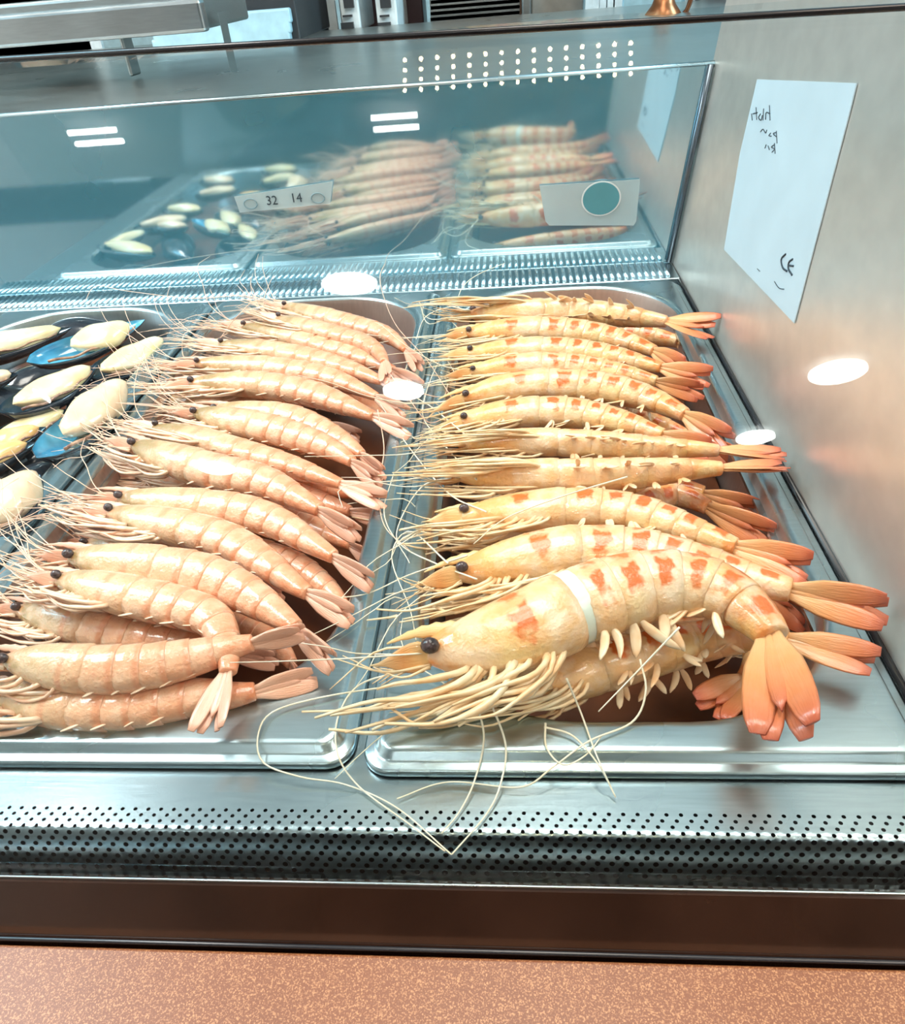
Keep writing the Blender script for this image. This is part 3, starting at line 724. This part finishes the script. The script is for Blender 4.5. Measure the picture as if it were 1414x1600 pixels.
for lab, a, b in (('dark mussel shell deep at the back of the left pan by the steel end wall', (60, 540), (210, 520)),
                  ('dark mussel shell deep at the left edge below the cream mussels', (-60, 660), (70, 612)),
                  ('dark mussel shell deep beside the right rim, below the slim cream mussel', (150, 620), (240, 560)),
                  ('dark mussel shell deep between the beige and peach mussels', (20, 745), (130, 680)),
                  ('dark mussel shell deep at the left edge above the peach mussel', (-70, 760), (50, 720))):
    mussel(lab, a, b, 78, -.014, 'mtan', empty_=True, tilt=172)
for lab, a, b, w_, mt_ in (
    ('mussel of the left pan seen in the mirror, peach meat, beside the left pan side', (-.340, .285), (-.285, .262), 60, 'mtan'),
    ('mussel of the left pan seen in the mirror, cream meat, along the left side', (-.342, .352), (-.318, .300), 44, 'mcream'),
    ('mussel of the left pan seen in the mirror, pointing away at mid length', (-.335, .215), (-.282, .232), 62, 'mcream'),
    ('mussel of the left pan seen in the mirror, orange meat near the right side', (-.262, .170), (-.215, .205), 70, 'morange'),
    ('mussel of the left pan seen in the mirror, tan meat, middle of the front half', (-.318, .160), (-.268, .140), 70, 'mtan'),
    ('mussel of the left pan seen in the mirror, cream meat, front right', (-.250, .120), (-.208, .088), 80, 'mcream'),
    ('mussel of the left pan seen in the mirror, front left corner', (-.338, .080), (-.285, .098), 80, 'mtan'),
    ('mussel of the left pan seen in the mirror, lying along the front edge', (-.270, .045), (-.215, .052), 90, 'mcream')):
    mussel(lab, a, b, w_, .006, mt_, tilt=0)

# ------------------------------------------------------------------ cards and labels
def quad_on(p, n, px, th, name, mat, parent=None):
    n = V(n).normalized(); q = [hit(u, v, p, n) for u, v in px]
    m = MB(); m.loft([q, [x-n*th for x in q]] if n.dot(CAM-V(p)) < 0 else [[x+n*th for x in q], q]); return m.build(name, mat, parent, smooth=False)
paper = plain('blue_white_paper', (.55, .69, .77), .55, noise=.02)
ink = plain('dark_ink', (.03, .05, .07), .6)
WPn = -WN
cpos = hit(1235, 300, WP, WPn)
card = empty('paper_card', cpos, 'tall white paper card with faint mirrored handwriting hanging on the steel side wall', 'card')
cpx = [(1185,124),(1341,130),(1330,175),(1243,505),(1133,390),(1158,240)]
q = [hit(u, v, WP, WPn)+WPn*.0003 for u, v in cpx]
m = MB(); m.loft([q, [x+WPn*.0005 for x in q]]); m.build('sheet', paper, card, smooth=False)
def scrib(paths, r, name, mat, parent, off=.001):
    m = MB()
    for pth in paths:
        c, _ = catmull([hit(u, v, WP, WPn)+WPn*off for u, v in pth], len(pth)*4); m.tube(c, r, r, 5)
    return m.build(name, mat, parent)
scrib([[(1205,165),(1206,188)],[(1206,178),(1200,176),(1199,187)],[(1196,170),(1195,188)],[(1191,178),(1188,184),(1192,188),(1194,180)],[(1184,168),(1185,187)],[(1186,176),(1179,178)],[(1177,178),(1178,188)]], .00028, 'handwriting', ink, card)
scrib([[(1216,205),(1217,224)],[(1216,207),(1211,209),(1216,214)],[(1207,208),(1204,212),(1208,213)],[(1201,203),(1199,208),(1195,202),(1191,206)]], .00024, 'handwriting', ink, card)
scrib([[(1213,224),(1214,240)],[(1213,226),(1208,230),(1213,233),(1209,238)],[(1203,228),(1205,234)],[(1200,226),(1198,232)]], .00024, 'handwriting', ink, card)
scrib([[(1231,397),(1224,405),(1226,418),(1233,424)],[(1242,405),(1236,410),(1235,420),(1241,430)],[(1236,415),(1243,416)]], .0005, 'printed_mark', ink, card)
scrib([[(1213,440),(1220,450),(1228,452)],[(1186,420),(1190,424)]], .0002, 'handwriting', ink, card)

MPt = V((0, MY-.0012, 0)); MNn = V((0, -1, 0))
clear = plain('milky_label_plastic', (.66, .78, .80), .3, noise=.02, Alpha=.5)
teal = plain('teal_disc', (.10, .34, .40), .4, noise=.03)
white = plain('white_print', (.85, .88, .88), .4, noise=.01)
lbl = empty('round_window_label', hit(920, 315, MPt, MNn), 'milky label with a teal disc ringed in white stuck on the mirror panel at right', 'label')
q = [hit(u, v, MPt, MNn) for u, v in ((843,290),(1000,280),(994,345),(990,352),(858,352),(852,345))]
m = MB(); m.loft([q, [x-V((0, .0006, 0)) for x in q]]); m.build('label_sheet', clear, lbl, smooth=False)
cc = hit(939, 310, MPt, MNn); rx = abs((hit(970, 310, MPt, MNn)-cc).x); rz = abs((hit(939, 337, MPt, MNn)-cc).z)
def disc(c, rx, rz, y0, y1, name, mat, par):
    m = MB(); m.loft([[V((c.x+rx*math.cos(2*PI*k/40), y, c.z+rz*math.sin(2*PI*k/40))) for k in range(40)] for y in (y0, y1)]); return m.build(name, mat, par, smooth=False)
disc(cc, rx, rz, cc.y-.0007, cc.y-.0009, 'printed_ring', white, lbl)
disc(cc, rx*.92, rz*.92, cc.y-.0009, cc.y-.0011, 'disc', teal, lbl)
l2 = empty('number_label', hit(450, 305, MPt, MNn), 'milky strip label reading 32 and 14 between two rings on the mirror panel', 'label')
q = [hit(u, v, MPt, MNn) for u, v in ((366,307),(520,283),(516,318),(375,332))]
m = MB(); m.loft([q, [x-V((0, .0006, 0)) for x in q]]); m.build('label_sheet', clear, l2, smooth=False)
for (u, v) in ((392,318),(497,309)):
    c = hit(u, v, MPt, MNn); pts_ = [V((c.x+.0052*math.cos(2*PI*k/24), c.y-.0009, c.z+.0036*math.sin(2*PI*k/24))) for k in range(25)]
    m = MB(); m.tube(pts_, .00045, .00045, 5); m.build('printed_ring', plain('grey_print', (.22, .34, .38), .5), l2)
for txt, u, v in (('32', 417, 320), ('14', 455, 316)):
    cu = bpy.data.curves.new('digits', 'FONT'); cu.body = txt; cu.size = .0095; cu.extrude = .0001
    tmp = bpy.data.objects.new('digits', cu); col.objects.link(tmp)
    dg = bpy.context.evaluated_depsgraph_get(); me = bpy.data.meshes.new_from_object(tmp.evaluated_get(dg)); bpy.data.objects.remove(tmp)
    o = bpy.data.objects.new('digits', me); col.objects.link(o); me.materials.clear(); me.materials.append(ink)
    o.parent = l2; o.rotation_euler = (PI/2, 0, 0); p = hit(u, v, MPt, MNn); o.location = p-V((0, .0008, 0))-l2.location

# ------------------------------------------------------------------ kitchen behind
kst = steel('kitchen_steel', (.42, .46, .46), .35, (1, 8, 8))
m = MB(); m.box((.3, .47+.62, .095), (3.2, 1.20, .03)); struct('service_worktop', m, steel('worktop_steel', (.50, .50, .47), .30, (1, 12, 1)), smooth=False)
KY = 2.1
def room(name, c, d, mat):
    m = MB(); m.box(c, d); return struct(name, m, mat, smooth=False)
room('wall_back', (.3, 3.0, .39), (5.2, .05, 2.76), plain('kitchen_wall', (.40, .58, .63), .6))
room('wall_front', (.3, -9.0, .39), (5.2, .05, 2.76), plain('dark_hall_wall', (.035, .045, .05), .6))
room('wall_left', (-2.3, -3.0, .39), (.05, 12.0, 2.76), plain('pale_grey_wall', (.66, .66, .64), .6))
room('wall_side', (2.9, -3.0, .39), (.05, 12.0, 2.76), plain('warm_hall_wall', (.62, .50, .42), .6))
room('floor', (.3, -3.0, -1.0), (5.2, 12.0, .04), plain('brown_tile_floor', (.10, .05, .025), .35))
room('ceiling', (.3, -3.0, 1.77), (5.2, 12.0, .04), plain('pale_ceiling', (.58, .62, .62), .7))
def kbox(name, px0, px1, ytop, ybot, Y, dep, mat, label=None, cat=None, parent=None, bevel=.004):
    a, b = aty(px0, ytop, Y), aty(px1, ybot, Y)
    m = MB(); m.box(((a.x+b.x)/2, Y+dep/2, (a.z+b.z)/2), (abs(b.x-a.x), dep, abs(a.z-b.z)))
    if label:
        root = empty(name, ((a.x+b.x)/2, Y+dep/2, min(a.z, b.z)), label, cat); m.build('body', mat, root, smooth=False, bevel=bevel); return root
    return m.build(name, mat, parent, smooth=False, bevel=bevel)
blue = plain('pale_blue_panel', (.36, .58, .68), .4); dark = plain('dark_metal', (.03, .035, .04), .35)
wht = plain('white_enamel', (.70, .82, .86), .3); grey = plain('grey_panel', (.36, .38, .36), .5); brown = plain('brown_rack', (.20, .13, .09), .4)
def stripes(name, px0, px1, ytop, ybot, Y, n, label):
    r = kbox(name, px0, px1, ytop, ybot, Y, .03, blue, label, 'panel')
    for i in range(n):
        u0 = px0+(px1-px0)*(i+.25)/n; u1 = px0+(px1-px0)*(i+.75)/n
        kbox('fluting', u0, u1, ytop, ybot, Y-.012, .012, wht, parent=r, bevel=0)
    return r
r = kbox('steel_shelf', -60, 322, 12, 46, .95, .20, kst, 'long steel shelf rail on posts at the upper left', 'shelf')
for u in (190, 350): kbox('post', u-10, u+12, 20, 120, .97, .03, kst, parent=r)
kbox('front_lip', -60, 322, 30, 50, .93, .02, steel('lip_steel', (.6, .66, .68), .25, (1, 8, 8)), parent=r)
stripes('wall_panelling', -60, 110, -140, 150, 2.0, 9, 'pale blue fluted panelling at the far upper left')
r = kbox('steam_cooker', 215, 470, -60, 62, 1.5, .3, dark, 'dark boxy cooker under the shelf with pale pipes', 'cooker')
for i in range(3): kbox('pipe', 235, 455, 30+i*16, 36+i*16, 1.48, .02, blue, parent=r)
stripes('door_panelling', 458, 520, -100, 150, 1.9, 4, 'narrow pale fluted strip right of the dark cooker')
for k, u in enumerate((545, 603)):
    r = kbox('appliance', u-25, u+20, -70, 48, 1.7, .2, wht, ('white tall appliance with a dark window, left one of the pair', 'white tall appliance with a dark window, right one of the pair')[k], 'appliance')
    kbox('dark_window', u-13, u+8, -30, 12, 1.69, .012, dark, parent=r, bevel=0); kbox('dark_window', u-13, u+8, 36, 46, 1.69, .012, dark, parent=r, bevel=0)
    kbox('control_strip', u-10, u+5, 24, 26, 1.69, .012, dark, parent=r, bevel=0)
kbox('dark_cabinet', 515, 665, -100, 70, 1.95, .1, plain('maroon_dark', (.05, .03, .035), .4), 'dark cabinet standing behind the two white appliances', 'cabinet')
r = kbox('metal_rack', 665, 818, -80, 60, 1.8, .25, brown, 'brown metal rack with pale horizontal rails', 'rack')
for i in range(5): kbox('rail', 672, 812, -8+i*9, -5+i*9, 1.785, .015, kst, parent=r, bevel=0)
kbox('post', 814, 830, -90, 60, 1.78, .05, kst, parent=r)
kbox('grey_cupboard', 830, 915, -80, 60, 1.95, .1, grey, 'plain grey-brown cupboard right of the brown rack', 'cupboard')
stripes('curtain_strip', 915, 972, -100, 60, 1.9, 5, 'pale blue fluted strip left of the small bronze jug')
stripes('panel_strip', 1078, 1166, -100, 60, 1.9, 6, 'wide pale blue fluted panel left of the dark red oven')
kbox('dark_red_oven', 1166, 1420, -90, 14, 1.6, .3, plain('dark_red', (.07, .012, .02), .3), 'dark red oven front at the upper right corner', 'oven')
a = aty(1036, 18, 1.4); jug = empty('bronze_jug', (a.x, a.y, a.z-.03), 'small bronze jug standing on the far worktop', 'jug')
m = MB(); R = []
for dz, rr in ((-.03, .022), (-.02, .03), (-.005, .032), (.01, .02), (.03, .012), (.05, .016), (.06, .017)):
    R.append([a+V((rr*math.cos(2*PI*k/20), rr*math.sin(2*PI*k/20), dz)) for k in range(20)])
m.loft(R); m.build('jug_body', plain('bronze', (.25, .10, .04), .3, .7), jug)
m = MB(); c, _ = catmull([a+V((.02, 0, .04)), a+V((.045, 0, .03)), a+V((.04, 0, .0)), a+V((.028, 0, -.01))], 10); m.tube(c, .004); m.build('handle', plain('bronze_dark', (.18, .07, .03), .3, .7), jug)

# ------------------------------------------------------------------ hall lamps (seen as reflections in the front glass)
lampm = emis('lamp_glow', (1, .97, .92), 45)
def lamp_at(u, v, wpx, CZ=1.72):
    p = gpoint(u, v); d = (p-CAM).normalized(); r = d-GN*(2*d.dot(GN)); s = (CZ-p.z)/r.z
    q = p+r*s; return q, wpx/F_PX*((p-CAM).length+s)
for i, (u, v, wp) in enumerate(((545,445,84),(630,612,64),(338,733,55),(1310,583,75),(28,622,78),(1181,685,54))):
    c, dia = lamp_at(u, v, wp)
    print('lamp', i, c, dia)
    t = empty('ceiling_lamp', c, 'round ceiling lamp glinting in the glass '+('over the vent strip between the two prawn pans', 'over the right side of the middle pan', 'on a pink prawn in the middle pan', 'on the steel side wall below the card', 'over the mussels at the left edge', 'on the right rim by the straight prawn tails')[i], 'lamp', 'round ceiling lamps of the hall')
    m = MB(); m.loft([[c+V((dia/2*math.cos(2*PI*k/32), dia/2*math.sin(2*PI*k/32)*(.6 if i == 0 else .9), dz)) for k in range(32)] for dz in (0, .01)]); m.build('diffuser', lampm, t)
for i, (u, v) in enumerate(((148,213),(617,190))):
    c, wd = lamp_at(u, v, 64)
    t = empty('tube_lamp', c, 'short twin-tube ceiling lamp glinting in the glass at the upper '+('left', 'middle')[i], 'lamp', 'twin-tube lamps of the hall')
    for k in (-1, 1):
        m = MB(); m.tube([c+V((-wd/2, k*.020, 0)), c+V((wd/2, k*.020, 0))], .008); m.build('tube', lampm, t)
bulb = emis('warm_bulb', (1, .72, .38), 130)
t = None; ref = None
for r_ in range(4):
    for k in range(15):
        u, v = 632+25.3*k, 92+r_*16-k*1.9+(0 if r_ else 0)
        c, dd = lamp_at(u, v, 5.5, 1.66)
        if t is None: t = empty('bulb_canopy', c+V((0, 0, .06)), 'canopy of small warm bulbs over the customer side, seen only as glints in the glass', 'lamp')
        if ref is None:
            m = MB(); m.ball(c, dd/2, 8); ref = m.build('bulb', bulb, t); c0 = c.copy()
        else:
            o = ref.copy(); col.objects.link(o); o.location = ref.location+(c-c0)
